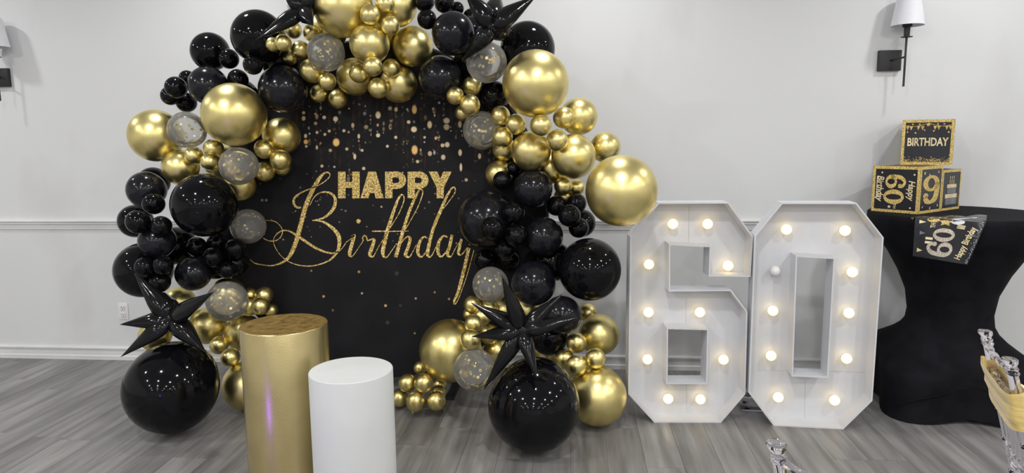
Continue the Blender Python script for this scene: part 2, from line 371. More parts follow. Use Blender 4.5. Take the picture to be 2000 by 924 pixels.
for cx in list(range(395, 1960, 46)):
    n = rb.randint(12, 22); reach = 480 + 130*math.sin(cx*.011) + rb.uniform(-90, 120); x0 = cx+rb.uniform(-14, 14)
    for _ in range(n):
        yy = rb.uniform(-40, reach); k_ = rb.choice((.06, .1, .16, .25, .45, .75)); r_ = rb.choice((4, 5, 6, 7, 8, 10, 13))
        st = rb.choice((1, 1, 1.2, 1.8))
        dot(480+(x0+rb.uniform(-6, 6))*Q, 180+yy*Q, r_*Q*1.15, r_*Q*st*1.15, tone(k_), .45)
    for _ in range(2):                                    # faint vertical light curtains
        yy = rb.uniform(0, reach*.85); dot(480+x0*Q, 180+yy*Q, 16*Q, rb.uniform(40, 110)*Q, (.034, .021, .015), .2)
for x, y, r_, st, k_ in [(435,155,13,1,.8),(435,197,16,1.2,.8),(450,330,13,1.4,.9),(452,374,18,1.1,1),(455,408,11,1,.8),(525,165,11,1,.6),(525,235,14,1,.55),(590,190,15,1,.8),(675,202,20,1.1,.9),(680,378,27,1.2,1.1),(995,172,21,1.4,.9),(995,325,17,1,1),(1268,130,20,1.8,.9),(1265,280,24,1,1),(1270,435,25,1.5,1.1),(1383,245,19,1.6,.8),(1510,215,25,1,.65),(1510,262,24,1.1,.55),(1515,395,20,1.1,.8),(1485,490,18,1.2,.8),(1480,400,16,1,.8),(1610,242,15,1.9,.6),(1612,455,15,1.8,.9),(1618,565,11,3,.9),(1225,225,15,1,.9),(820,485,12,2,.9),(850,332,11,1.8,.8),(805,250,13,1.6,.6),(1385,462,17,1.2,.7),(1292,522,14,1,.8),(1130,130,14,1.3,.8),(1085,122,17,1,.45),(905,262,18,1,.4),(738,290,13,1,.8),(628,293,12,1,.8),(536,303,12,1,.8),(595,318,12,1,.8),(1128,340,13,1,.9),(1065,407,12,1,.9),(875,438,12,1,.8),(573,556,13,1,.7),(887,574,14,1,.8),(760,428,13,1,.7),(636,438,14,1,.5),(1758,482,13,1.8,.7),(1658,660,14,1,.6),(1345,340,11,1,.8),(1430,346,11,1.3,.8)]:
    c = (.90, .55, .2) if (x, y) in ((1270,435),(452,374),(680,378),(1268,130)) else (.9, .72, .46)
    dot(480+x*Q, 180+y*Q, r_*Q*1.1, r_*st*Q*1.1, tuple(min(1, a*k_) for a in c), .62)
for _ in range(70):                                       # sparse small sparkles over the middle
    x, y = rb.uniform(490, 950), rb.uniform(330, 480); r_ = rb.uniform(.9, 1.7); dot(x, y, r_*1.3, r_*1.3, tone(rb.choice((.15, .3, .6))), .4)
for x, y, r_, k_ in [(632,579,3,.7),(707,573,2.6,.7),(753,597,3.2,.9),(812,583,2.5,.6),(849,571,2.5,.5),(877,584,2.8,.5),(650,606,3,.18),(701,531,3,.6),(608,529,2.5,.4),(775,534,5,.05),(810,651,2.4,.5),(757,630,4.5,.05),(782,597,3.5,.06),(520,391,3,.5),(512,391,3,.4),(745,404,2.5,.6),(675,412,2.5,.3),(838,395,2.8,.25)]:
    dot(x, y, r_*1.1, r_*1.1, tone(k_) if k_ > .1 else (.05, .05, .055), .5)
tag(link('bokeh_print', flat(bm, 'bokeh'), 'bokeh', bd), kind='stuff')

# ---------------------------------------------------------------- balloons
def balloon_mesh(seg, rings, name):
    bm = bmesh.new(); prof = []
    for i in range(rings+1):
        t = math.pi*i/rings; k = (1-math.cos(t))/2
        prof.append((max(0, math.sin(t)*(1-.05*k)) if 0 < i < rings else (0 if i == 0 else .028), math.cos(t)*(1+.07*k**4)))
    lathe(bm, prof+[(.03, -1.10), (0, -1.105)], seg)
    return fin(bm, name, True, 60)
bal_hi = {c: balloon_mesh(48, 28, c+'_hi') for c in 'gbpc'}; bal_lo = {c: balloon_mesh(28, 18, c+'_lo') for c in 'gbpc'}
for d_ in (bal_hi, bal_lo):
    for c, mm in zip('gbpc', ('gold_b', 'black_b', 'pearl_b', 'clear_b')): d_[c].materials.append(M[mm])
bm = bmesh.new(); lathe(bm, [(0, -1.06), (.05, -1.07), (.065, -1.10), (.05, -1.13), (.04, -1.14), (.085, -1.22), (.08, -1.225), (0, -1.16)], 14); knot_g = fin(bm, 'knot'); knot_g.materials.append(M['gold_b'])
def confetti_mesh(seed):
    r_ = random.Random(seed); bm = bmesh.new()
    for _ in range(62):
        if r_.random() < .45: d = Vector((r_.gauss(0, 1), r_.gauss(0, 1), r_.gauss(0, 1)))
        else: d = Vector((r_.gauss(0, .55), r_.gauss(-.6, .45), r_.gauss(-.35, .5)))
        if d.length < .1: continue
        d.normalize(); a = d.orthogonal().normalized(); b = d.cross(a); s = r_.uniform(.045, .085); c = d*.975
        tl = r_.uniform(-.25, .25)
        bm.faces.new([bm.verts.new(c+(a*math.cos(i*math.pi/4)+b*math.sin(i*math.pi/4))*s+d*(math.cos(i*math.pi/4)*s*tl-.01)) for i in range(8)])
    me = flat(bm, 'confetti'); me.materials.append(M['confetti']); return me
# colour, x, y, mean radius (all as seen), stacking order (high = nearer the viewer), what sets it apart, options
G, K, P_, C = 'g', 'b', 'p', 'c'
BL = [
 # upper left black shoulder
 (K,505,72,55,1,'behind the upper left starburst'),
 (K,411,101,40,1,'outer edge of the upper left shoulder, highest of two'),
 (P_,407,167,40,2,'directly above and left of the big left gold one'),
 (K,447,115,21,3,'between the two outer left shoulder balloons and the biggest'),
 (K,494,127,20,2,'tucked under the biggest upper left black one'),
 (K,465,155,21,2,'peeking above the big left gold one'),
 (K,366,153,17,1,'topmost of the tiny outer left bunch'),
 (K,344,171,23,3,'front of the tiny outer left bunch'),
 (K,333,187,20,2,'leftmost of the tiny outer left bunch'),
 (K,364,200,21,1,'lowest of the tiny outer left bunch, above the confetti one'),
 (P_,553,174,49,2,'right of the big left gold one, hanging over the backdrop'),
 (K,545,118,38,0,'hidden deep behind the upper left gold bunch'),
 (K,470,190,38,0,'hidden deep behind the big left gold one'),
 # left gold group
 (G,458,224,65,4,'biggest one at the left of the arch, high up'),
 (G,305,265,55,1,'outermost on the left side of the arch'),
 (C,365,254,38,3,'between the two large left gold ones'),
 (G,550,266,38,2,'over the backdrop right of the biggest left gold one'),
 (G,353,327,37,2,'left of three small golds, above the big left black one'),
 (G,379,304,19,4,'left of the trio under the left confetti balloon'),
 (G,417,290,20,3,'topmost of the trio under the left confetti balloon'),
 (G,410,316,18.5,4,'lowest of the trio under the left confetti balloon'),
 (C,467,324,39.5,5,'in front of the left gold group, above the big black one'),
 (G,516,291,20,4,'topmost of the four beside the backdrop’s left edge'),
 (G,548,312,21,4,'rightmost of the four beside the backdrop’s left edge'),
 (G,551,326,18,3,'tucked under the rightmost of the four by the left edge'),
 (G,517,335,21,4,'lowest of the four beside the backdrop’s left edge'),
 (G,468,362,32,1,'half hidden below the left front confetti balloon'),
 (G,440,320,40,0,'deep behind the left front confetti balloon'),
 # left black column
 (K,400,401,66,4,'biggest of the left middle column'),
 (P_,286,371,39,2,'upper outer one of the left middle column'),
 (K,300,356,32,0,'just showing above the upper outer one at left'),
 (K,300,398,23,4,'in front of the upper outer one at left'),
 (K,265,432,35,1,'outermost at chair rail height on the left'),
 (K,270,433,25,3,'in front of the outermost at chair rail height, left'),
 (K,315,441,21,4,'between the biggest left one and the chair rail'),
 (P_,307,471,37,2,'dull one under the chair rail on the left column'),
 (K,281,527,58,1,'large outer one low on the left column'),
 (K,284,522,22,3,'left of the three above the left starburst'),
 (K,318,519,20,3,'middle of the three above the left starburst'),
 (K,312,551,22,3,'lowest of the three above the left starburst'),
 (P_,378,534,36,3,'below the biggest left one, beside the left starburst tip'),
 (K,384,482,21,3,'leftmost of the tiny bunch under the biggest left one'),
 (K,416,503,21,5,'front of the tiny bunch under the biggest left one'),
 (K,460,486,22,5,'rightmost of the tiny bunch, under the clear balloon'),
 (K,424,474,20,3,'topmost of the tiny bunch under the biggest left one'),
 (K,444,527,18,4,'lowest of the tiny bunch under the biggest left one'),
 (K,462,515,24,2,'back of the tiny bunch, against the backdrop'),
 (K,345,480,40,0,'deep inside the left column'),
 (K,420,510,38,0,'deep inside the left column, near the backdrop'),
 (C,485,442,36,3,'resting against the backdrop left of the big script initial'),
 # left foot
 (C,444,588,41.5,5,'low on the left, right of the starburst'),
 (G,444,577,37,2,'seen through the low left confetti balloon'),
 (G,488,577,16,3,'back of the small bunch right of the low left confetti one'),
 (G,516,577,18,4,'topmost of the small bunch above the gold plinth'),
 (G,509,598,18,5,'front of the small bunch above the gold plinth'),
 (G,530,606,14,3,'rightmost of the small bunch above the gold plinth'),
 (G,487,598,20,3,'left of the small bunch above the gold plinth'),
 (G,406,636,38,3,'under the low left confetti balloon, beside the starburst'),
 (G,477,650,38,3,'just left of the gold plinth top'),
 (G,428,674,19,5,'upper of two tiny ones left of the gold plinth'),
 (G,450,698,19.5,5,'lower of two tiny ones left of the gold plinth'),
 (G,484,752,51,1,'half hidden behind the gold plinth near the floor'),
 (G,350,590,32,1,'behind the left starburst, upper'),
 (G,303,655,33,1,'behind the left starburst, low at the outside',{'Y':3.56}),
 (G,318,612,24,1,'behind the left starburst, outer upper'),
 (K,336,756,95,6,'huge one on the floor at the left foot',{'floor':1}),
 # top gold group
 (G,670,14,62,2,'biggest of the top group, cut by the picture edge'),
 (G,774,12,43,1,'top right of the crown group'),
 (G,723,29,21,4,'left of the crown trio above the front ones'),
 (G,752,8,20,3,'top of the crown trio above the front ones'),
 (G,762,50,20,4,'right of the crown trio above the front ones'),
 (G,722,86,41,3,'centre front of the crown group'),
 (G,806,91,41,4,'right front of the crown group beside black'),
 (G,573,59,18,4,'topmost of the six beside the upper left starburst'),
 (G,609,64,18,4,'rightmost of the six beside the upper left starburst'),
 (G,553,84,17.5,4,'middle left of the six beside the upper left starburst'),
 (G,533,87,15,3,'leftmost of the six beside the upper left starburst'),
 (G,587,97,18.5,4,'middle right of the six beside the upper left starburst'),
 (G,567,112,16,3,'lowest of the six beside the upper left starburst'),
 (C,637,103,38.5,5,'at the crown, left of the gold group'),
 (G,609,138,25,3,'half behind the crown confetti balloon'),
 (G,639,159,18.5,5,'topmost of the trio hanging below the crown confetti one'),
 (G,623,183,18.5,5,'left of the trio hanging below the crown confetti one'),
 (G,661,193,20,5,'lowest of the trio hanging below the crown confetti one'),
 (G,694,150,38,2,'lower left of the crown group, over the backdrop'),
 (G,778,164,38,2,'lower right of the crown group, over the backdrop'),
 (G,701,143,20,4,'left of the four below the crown centre'),
 (G,728,130,20,5,'middle of the four below the crown centre'),
 (G,764,133,18.5,4,'right of the four below the crown centre'),
 (G,739,172,21,5,'lowest of the four below the crown centre'),
 (G,735,60,45,0,'deep behind the crown group'),
 (G,640,60,40,0,'deep behind the crown confetti balloon'),
 # top right black
 (P_,885,66,44,3,'right of the crown golds, dull sheen'),
 (K,834,38,20,3,'left of the three above the dull crown one'),
 (K,829,4,20,2,'highest of the three above the dull crown one'),
 (K,868,6,21,3,'right of the three above the dull crown one'),
 (K,893,17,14,1,'tiny one behind the dull crown one'),
 (K,921,34,18,1,'tiny one left of the upper right starburst'),
 (P_,925,58,27,1,'between the dull crown one and the upper right starburst'),
 (K,1030,97,56,1,'large one below the upper right starburst'),
 (P_,860,152,44,2,'hanging over the backdrop right of the crown golds'),
 (K,925,120,40,0,'deep behind the upper right confetti balloon'),
 (C,950,122,41.5,4,'below the upper right starburst'),
 (G,1046,164,67.5,4,'biggest one at upper right'),
 (G,889,187,18,4,'leftmost of the four at the backdrop’s upper right'),
 (G,922,168,20,4,'topmost of the four at the backdrop’s upper right'),
 (G,918,205,21,5,'front of the four at the backdrop’s upper right'),
 (G,905,220,17,3,'lowest of the four at the backdrop’s upper right'),
 (K,965,188,31,2,'between the two right confetti balloons'),
 # right gold group
 (C,941,255,38.5,4,'at right, over the backdrop’s light curtain'),
 (G,977,226,20,5,'upper left of the small row under the biggest right one'),
 (G,1007,243,21,6,'second of the small row under the biggest right one'),
 (G,1056,245,22,6,'third of the small row under the biggest right one'),
 (G,1101,230,22,6,'last of the small row under the biggest right one'),
 (G,981,268,21,5,'under the first of the small row at right'),
 (G,1088,274,22,6,'under the last of the small row at right'),
 (G,1130,228,38,3,'right of the biggest upper right one'),
 (G,1037,295,40,4,'middle of the right group, left of two'),
 (G,1120,306,45,4,'middle of the right group, right of two'),
 (G,1182,288,31,2,'outer edge, above the large outermost right one'),
 (G,1213,373,72,6,'large outermost one touching the marquee six',{'Y':3.43}),
 (G,985,291,25,2,'below the right confetti balloon'),
 (G,975,340,28,2,'just above the right black column by the backdrop'),
 (G,1073,328,33,1,'deep between the two middle right ones'),
 (G,1100,363,18.5,5,'tiny one above the right black bunch'),
 (G,1127,366,16,4,'tiny one beside the large outermost right one'),
 (G,1103,385,22,2,'peeking between tiny black ones at right'),
 # right black column
 (K,981,352,19,5,'tiny one in front of gold at the right column top'),
 (K,1004,329,15,4,'topmost tiny one of the right column'),
 (P_,1041,368,39,3,'top centre of the right column'),
 (K,1087,402,20.5,5,'upper left of the outer right bunch'),
 (K,1126,397,20,5,'upper right of the outer right bunch'),
 (K,1112,421,23,6,'front of the outer right bunch'),
 (K,1130,445,20.5,5,'lowest of the outer right bunch'),
 (K,1136,436,28,2,'behind the outer right bunch, at chair rail height'),
 (P_,951,428,58,2,'large one covering the end of the script lettering'),
 (K,1003,415,22.5,5,'topmost of the front trio on the right column'),
 (K,960,446,23.5,5,'left of the front trio on the right column'),
 (K,1007,460,23.5,5,'lowest of the front trio on the right column'),
 (K,987,486,20,4,'below the front trio on the right column'),
 (P_,1062,462,39,3,'centre of the right column'),
 (K,948,508,23,3,'small one above the lower right confetti balloon'),
 (K,994,506,23,2,'small one deep below the front trio at right'),
 (P_,1042,553,45,3,'above the lower right starburst'),
 (K,1151,526,63,4,'large outer one at right, next to the marquee six'),
 (K,1080,510,40,1,'deep inside the right column'),
 # right foot
 (C,958,556,36.5,5,'beside the upper tip of the lower right starburst'),
 (P_,1098,615,39,3,'behind the right arms of the lower right starburst'),
 (K,1072,657,38,2,'behind the centre of the lower right starburst'),
 (G,1147,610,19,3,'small one under the large outer right black one'),
 (G,1170,653,41,3,'outer one right of the lower right starburst'),
 (G,1126,669,21,5,'topmost of the four beside the huge right floor balloon'),
 (G,1163,700,21,6,'rightmost of the four beside the huge right floor balloon'),
 (G,1126,714,21.5,6,'lowest of the four beside the huge right floor balloon'),
 (G,1103,701,20,5,'leftmost of the four beside the huge right floor balloon'),
 (G,1166,773,60,3,'large one on the floor by the marquee six',{'floor':1}),
 (G,1070,686,30,1,'behind the lower right starburst, above the huge black one'),
 (G,970,686,27,2,'behind the left arms of the lower right starburst'),
 (K,1043,790,93,7,'huge one on the floor at the right foot',{'floor':1}),
 (C,927,722,43,6,'low, left of the huge right floor balloon'),
 (G,880,684,63,3,'large low one in front of the backdrop'),
 (G,923,595,18,4,'topmost of the small string left of the right starburst'),
 (G,925,632,18.5,5,'third down the small string left of the right starburst'),
 (G,919,663,20.5,6,'lowest of the small string left of the right starburst'),
 (G,942,618,18,4,'behind the upper left arm of the right starburst'),
 (G,917,614,14,3,'tiny second one of the string left of the right starburst'),
 (G,954,652,21,4,'between the left arms of the right starburst'),
 (G,982,605,28,3,'left of the upper arm of the right starburst'),
 (G,955,601,18,3,'under the lower right confetti balloon'),
 (G,1024,604,31,3,'right of the upper arm of the right starburst'),
 # little floor cluster
 (G,821,718,13.5,2,'topmost of the floor cluster beside the white plinth',{'Y':3.84,'knot':1}),
 (G,796,748,18.5,4,'upper left of the floor cluster beside the white plinth',{'Y':3.76,'knot':1}),
 (G,828,748,19.5,5,'upper right of the floor cluster beside the white plinth',{'Y':3.70,'knot':1}),
 (G,780,777,18,3,'leftmost of the floor cluster beside the white plinth',{'Y':3.79,'knot':1}),
 (G,812,784,19.5,5,'lowest of the floor cluster, with its knot showing',{'Y':3.68,'knot':2}),
 (G,852,783,19.5,5,'rightmost of the floor cluster beside the white plinth',{'Y':3.70,'knot':1}),
 (G,859,752,15,2,'back right of the floor cluster, under the large gold one',{'Y':3.92,'knot':1}),
 (G,856,768,16,2,'back centre of the floor cluster beside the white plinth',{'Y':3.83,'knot':1}),
]
look = {G: 'chrome gold', K: 'glossy black', P_: 'satin black', C: 'clear gold-confetti'}
nm = {G: 'gold_balloon', K: 'black_balloon', P_: 'black_balloon', C: 'confetti_balloon'}
grp = {G: 'gold balloons of the arch', K: 'black balloons of the arch', P_: 'black balloons of the arch', C: 'confetti balloons of the arch'}
placed = []; placed_px = []
def solve(x, y, rpx, Y):
    p = at(x, y, Y); z = (p-CAM).dot(F); ct = z/(p-CAM).length
    return p, rpx*z/FPX*math.sqrt(ct)
for e_ in sorted(enumerate(BL), key=lambda t: (0 if len(t[1]) > 6 else 1, t[1][4], t[0])):
    idx, (c, x, y, rpx, order, phrase, *opt) = e_; opt = opt[0] if opt else {}
    if 'Y' in opt: p, r_ = solve(x, y, rpx, opt['Y'])
    elif 'floor' in opt:
        Y = 4.0
        while Y > 2.5:
            p, r_ = solve(x, y, rpx, Y)
            if p.z-r_*1.0 >= .003: break
            Y -= .005
    else:
        p, r_ = solve(x, y, rpx, YB); Y = YB - .012 - r_
        best = None
        while Y > YB-.95:
            p, r_ = solve(x, y, rpx, Y)
            pen = 0
            for q, rq in placed:
                d = (p-q).length; pen = max(pen, (r_+rq-d)/min(r_, rq))
            if p.z < r_: pen += 1
            if any(o2 < order and p.y > q.y-.01 and math.hypot(x-x2, y-y2) < .93*(rpx+rp2) for (q, rq), (x2, y2, rp2, o2) in zip(placed, placed_px)): pen += .6
            if best is None or pen < best[0]: best = (pen, Y)
            if pen < .16: best = (pen, Y); break
            Y -= .01
        p, r_ = solve(x, y, rpx, best[1])
    placed.append((p.copy(), r_)); placed_px.append((x, y, rpx, order))
    big = rpx > 34
    o = bpy.data.objects.new(nm[c], (bal_hi if big else bal_lo)[c]); col.objects.link(o)
    o.location = p; o.scale = (r_, r_, r_)
    rr_ = random.Random(idx)
    if opt.get('knot') == 2: axis = Vector((-.25, -.35, -1))
    elif 'floor' in opt: axis = Vector((.1, .9, .5))
    else:
        axis = Vector((BC.x-p.x, .9, BC.z-p.z)).normalized()*.5 + Vector((rr_.uniform(-.3, .3), .9, rr_.uniform(-.3, .3)))
    o.rotation_mode = 'QUATERNION'; o.rotation_quaternion = (-axis).to_track_quat('Z', 'Y')
    size = 'tiny' if rpx < 17.6 else 'small' if rpx < 26 else 'medium' if rpx < 50 else 'large'
    if 'huge' in phrase or 'large' in phrase or 'big' in phrase or 'tiny' in phrase.split()[:1] or 'small one' in phrase: size = ''
    tag(o, f'{size} {look[c]} balloon, {phrase}'.strip().replace('’', "'"), 'balloon', grp[c])
    if c == C:
        k_ = bpy.data.objects.new('confetti', confetti_mesh(idx)); col.objects.link(k_); k_.parent = o
        k_.matrix_parent_inverse = Matrix.Identity(4); k_.rotation_mode = 'QUATERNION'; k_.rotation_quaternion = o.rotation_quaternion.inverted()
        tag(k_, 'gold foil confetti dots', kind='stuff')
    if 'knot' in opt:
        k_ = bpy.data.objects.new('knot', knot_g); col.objects.link(k_); k_.parent = o

# foil starburst balloons: each arm a cone that swells near the hub
def starburst(cx, cy, Y, tips, label, wide=.22, arm=None):
    c = at(cx, cy, Y); e = empty('starburst_balloon', c); tag(e, label, 'balloon', 'black foil starburst balloons')
    bm = bmesh.new(); bmesh.ops.create_icosphere(bm, subdivisions=2, radius=.034); link('hub', fin(bm, 'hub'), 'foil_b', e)
    for tx, ty, dY in tips:
        t = at(tx, ty, Y+dY)-c; L = t.length; d = t.normalized(); a = d.orthogonal().normalized(); b = d.cross(a)
        bm = bmesh.new(); n = 12; rings = []
        for f_, w_ in ((.0, .35), (.08, .72), (.18, .95), (.28, 1.0), (.42, .88), (.6, .62), (.8, .31), (.94, .1)):
            rw = w_*(wide*.5*L*.6+.030)
            rings.append([bm.verts.new(d*(L*f_)+(a*math.cos(2*math.pi*i/n)+b*math.sin(2*math.pi*i/n)*.8)*rw*(1.12 if i % 6 == 0 else 1)) for i in range(n)])
        for r1_, r2_ in zip(rings, rings[1:]):
            for i in range(n): bm.faces.new((r1_[i], r1_[(i+1) % n], r2_[(i+1) % n], r2_[i]))
        tip = bm.verts.new(d*L); bm.faces.new(rings[0][::-1])
        for i in range(n): bm.faces.new((rings[-1][i], rings[-1][(i+1) % n], tip))
        link('arm', fin(bm, 'arm', True, 70), 'foil_b', e)
starburst(336, 622, 3.36, [(233,634,-.04),(235,698,-.10),(403,690,-.08),(418,570,-.10),(262,533,.02),(320,570,.28),(370,640,.28)], 'black foil starburst balloon at the left foot of the arch')
starburst(1020, 645, 3.18, [(979,537,-.05),(1099,574,.02),(1132,620,-.02),(1049,742,-.1),(944,762,-.06),(920,658,-.06),(919,591,-.02),(1030,640,.25)], 'black foil starburst balloon at the right foot, above the huge balloon', wide=.15)
starburst(592, 20, 3.62, [(498,79,-.10),(545,-35,-.02),(632,-40,.02),(612,50,-.15),(560,10,.22),(640,10,.2)], 'black foil starburst balloon at the upper left of the arch')
starburst(962, 52, 3.58, [(903,-28,-.03),(1050,-10,-.03),(925,92,.06),(900,122,.12),(1010,80,.18),(975,-20,.22)], 'black foil starburst balloon at the upper right of the arch', wide=.36)

# ---------------------------------------------------------------- plinths
def plinth(name, x, y, r_, h_, side, top, label):
    e = empty(name, (x, y, 0)); tag(e, label, 'plinth')
    bm = bmesh.new(); lathe(bm, [(0, 0), (r_, 0), (r_, h_-.004), (r_-.0015, h_-.001), (r_-.005, h_)], 96); link('drum', fin(bm, 'drum', True, 50), side, e)
    bm = bmesh.new(); lathe(bm, [(r_-.0045, h_-.003), (r_-.0045, h_+.0006), (0, h_+.0006)], 96); link('top_disc', fin(bm, 'top', True, 50), top, e)
plinth('gold_plinth', -1.205, 2.722, .177, .80, 'gold_plinth', 'gold_top', 'tall gold cylinder plinth with glittery top')
plinth('white_plinth', -.835, 2.455, .156, .70, 'white_plinth', 'white_plinth', 'shorter white cylinder plinth in front of the gold one')

# ---------------------------------------------------------------- marquee numbers
def marquee(name, label, A, B, outer, holes, bulbs, seams):
    D, TH = .125, .007
    p0 = atz(*A, 0); p1 = atz(*B, 0); ux = (p1-p0); ux.z = 0; ux.normalize(); nb_ = Vector((-ux.y, ux.x, 0))     # nb_ points away from the viewer
    if nb_.y < 0: nb_ = -nb_
    e = empty(name, ((p0+p1)/2)); tag(e, label, 'marquee number', 'light-up marquee numbers'); org = (p0+p1)/2
    def uz(px, py, off=0):
        d = ray(px, py); t = (org+nb_*off-CAM).dot(nb_)/d.dot(nb_); q = CAM+d*t-org; return (q.dot(ux), max(q.z, 0))
    def W3(u, z, off): return ux*u+nb_*off+Vector((0, 0, z))
    loops = [[uz(*q) for q in outer]]+[[uz(*q) for q in hh] for hh in holes]
    lo = min(z for u, z in loops[0])
    def offset(loop, d):
        n = len(loop); area = sum(loop[i][0]*loop[(i+1) % n][1]-loop[(i+1) % n][0]*loop[i][1] for i in range(n)); sg = 1 if area > 0 else -1; out_ = []
        for i in range(n):
            a, b, c = loop[i-1], loop[i], loop[(i+1) % n]
            e1 = Vector((b[0]-a[0], b[1]-a[1])).normalized(); e2 = Vector((c[0]-b[0], c[1]-b[1])).normalized()
            n1 = Vector((-e1.y, e1.x))*sg; n2 = Vector((-e2.y, e2.x))*sg; m_ = (n1+n2); m_ = m_/max(m_.length_squared, .3)*2
            out_.append((b[0]+m_.x*d, b[1]+m_.y*d))
        return out_
    for li, loop in enumerate(loops):
        inn = offset(loop, TH if li == 0 else -TH); n = len(loop)
        for i in range(n):                                  # each edge board of the channel
            j = (i+1) % n; bm = bmesh.new()
            q = [bm.verts.new(W3(*pt, off)) for off in (0, D) for pt in (loop[i], loop[j], inn[j], inn[i])]
            for f_ in ((0, 1, 2, 3), (7, 6, 5, 4), (0, 4, 5, 1), (1, 5, 6, 2), (2, 6, 7, 3), (3, 7, 4, 0)): bm.faces.new([q[t] for t in f_])
            link('edge_board' if li == 0 else 'opening_board', fin(bm, 'board', False), 'marquee', e)
    bm = bmesh.new(); edges = []
    for li, loop in enumerate(loops):
        lp = offset(loop, .003 if li == 0 else -.003); vs = [bm.verts.new(W3(*pt, D-.012)) for pt in lp]
        edges += [bm.edges.new((vs[i], vs[(i+1) % len(vs)])) for i in range(len(vs))]
    bmesh.ops.triangle_fill(bm, use_beauty=True, use_dissolve=False, edges=edges)
    r_ = bmesh.ops.extrude_face_region(bm, geom=bm.faces[:]); bmesh.ops.translate(bm, vec=nb_*.008, verts=[v for v in r_['geom'] if isinstance(v, bmesh.types.BMVert)])
    link('back_panel', fin(bm, 'panel', False), 'marquee', e)
    for (a, b) in seams:
        u0, z0 = uz(*a, D-.012); u1, z1 = uz(*b, D-.012); bm = bmesh.new(); tube(bm, [W3(u0, z0, D-.0118), W3(u1, z1, D-.0118)], .0011, 6); link('panel_seam', fin(bm, 'seam'), 'seam', e)
    for q in bulbs:
        off = D-.012-.038; u, z = uz(q[0], q[1], off); off_ = len(q) > 2
        bm = bmesh.new(); rb_ = .027
        lathe(bm, [(0, -rb_)]+[(rb_*math.sin(t), -rb_*math.cos(t)) for t in [math.pi*i/12 for i in range(1, 11)]]+[(.011, .030), (0, .030)], 20)
        me = fin(bm, 'bulb'); bo = link('bulb', me, 'bulb_off' if off_ else 'bulb', e, W3(u, z, off)); bo.rotation_euler = nb_.to_track_quat('Z', 'Y').to_euler()
        if off_: tag(bo, 'unlit white bulb')
        bm = bmesh.new(); lathe(bm, [(.012, .022), (.016, .024), (.016, .04), (0, .04)], 16); link('socket', fin(bm, 'socket'), 'socket', bo)
marquee('marquee_six', 'large white light-up marquee number six beside the balloon arch', (1278,826), (1408,826),
    [(1286,396),(1423,395),(1471,462),(1466,541),(1384,540),(1386,483),(1309,479),(1309,567),(1428,566),(1460,609),(1456,770),(1408,826),(1278,826),(1227,770),(1231,463)],
    [[(1305,643),(1381,645),(1379,748),(1304,748)]],
    [(1314,437.5),(1382,437.5),(1267.5,516.5),(1422,519),(1266.5,610),(1367,610),(1264.5,702),(1413,702.5),(1305,779),(1368,780)],
    [((1346,400),(1345,474)), ((1340,582),(1339,640)), ((1341,752),(1341,818))])
marquee('marquee_zero', 'large white light-up marquee number zero next to the black table', (1511,832), (1647,839),
    [(1527,396),(1673,396),(1726,464),(1704,783),(1647,839),(1511,832),(1462,767),(1474,460)],
    [[(1557,502),(1628,506),(1615,736),(1549,733)]],
    [(1536,448.5),(1650.5,450.5),(1514,529,0),(1664.5,531.5),(1509.5,607),(1658,611.5),(1506,695),(1653.5,700.5),(1520,776),(1630,782)],
    [((1573,742),(1571,826)), ((1620,725),(1690,728)), ((1480,724),(1545,724))])

# ---------------------------------------------------------------- cocktail table in stretch cover
TC = Vector((2.175, 4.12, 0)); TZ = 1.12
e = empty('cocktail_table', TC, R(-6)); tag(e, 'tall round cocktail table in a black stretch spandex cover', 'table')
bm = bmesh.new(); rings = []; n = 72
prof = [(1.118, .449, 0, 0), (1.112, .455, 0, 0), (1.085, .455, 0, 0), (1.05, .447, 0, 0), (.96, .395, 0, 0), (.89, .340, 0, 0), (.78, .280, .0, 0), (.66, .232, .0, 0), (.545, .216, .05, 0), (.48, .225, .15, 0), (.44, .248, .3, 0), (.40, .290, .45, 0), (.36, .345, .65, 0), (.32, .405, .8, 0), (.28, .445, .95, 0), (.25, .458, 1, 0), (.20, .452, 1, 0), (.12, .440, 1, .2), (.06, .438, 1, .5), (.0, .445, 1, 1)]
for z, w_, sq, hem in prof:
    rg = []
    for i in range(n):
        a = 2*math.pi*i/n; cs, sn = math.cos(a), math.sin(a); corner = abs(math.sin(2*a))
        rad = w_*((1-sq)+sq*(0.80+.33*corner**2.2))
        zz = z + (.028*hem*(1-corner**1.2))
        rg.append(bm.verts.new((rad*cs, rad*sn, zz)))
    rings.append(rg)
for a, b in zip(rings, rings[1:]):
    for i in range(n): bm.faces.new((a[i], a[(i+1) % n], b[(i+1) % n], b[i]))
link('spandex_cover', fin(bm, 'cover', True, 60), 'spandex', e)
bm = bmesh.new(); lathe(bm, [(.44, TZ-.012), (.45, TZ-.006), (.446, TZ), (0, TZ)], 72); link('table_top', fin(bm, 'top', True, 40), 'spandex', e)
bm = bmesh.new(); lathe(bm, [(0, .03), (.04, .03), (.04, TZ-.02), (0, TZ-.02)], 20); link('pole', fin(bm, 'pole'), 'black_metal', e)
for k in range(4):
    bm = bmesh.new(); a = math.pi/4+k*math.pi/2; tube(bm, [(0, 0, .06), (.40*math.cos(a), .40*math.sin(a), .035), (.48*math.cos(a), .48*math.sin(a), .013)], .012, 8); link('foot', fin(bm, 'foot'), 'black_metal', e)
pts = []
for i in range(17):                                         # stitched seam arching above the front hem
    a = R(-90-48+96*i/16); t = 1-abs(i-8)/8; z = .06+.16*math.sqrt(max(t, 0)); cs, sn = math.cos(a), math.sin(a); corner = abs(math.sin(2*a)); rad = .452*(0.80+.33*corner**2.2)
    pts.append((rad*cs*1.004, rad*sn*1.004, z))
bm = bmesh.new(); tube(bm, pts, .0035, 6); link('cover_seam', fin(bm, 'seam'), 'spandex', e)

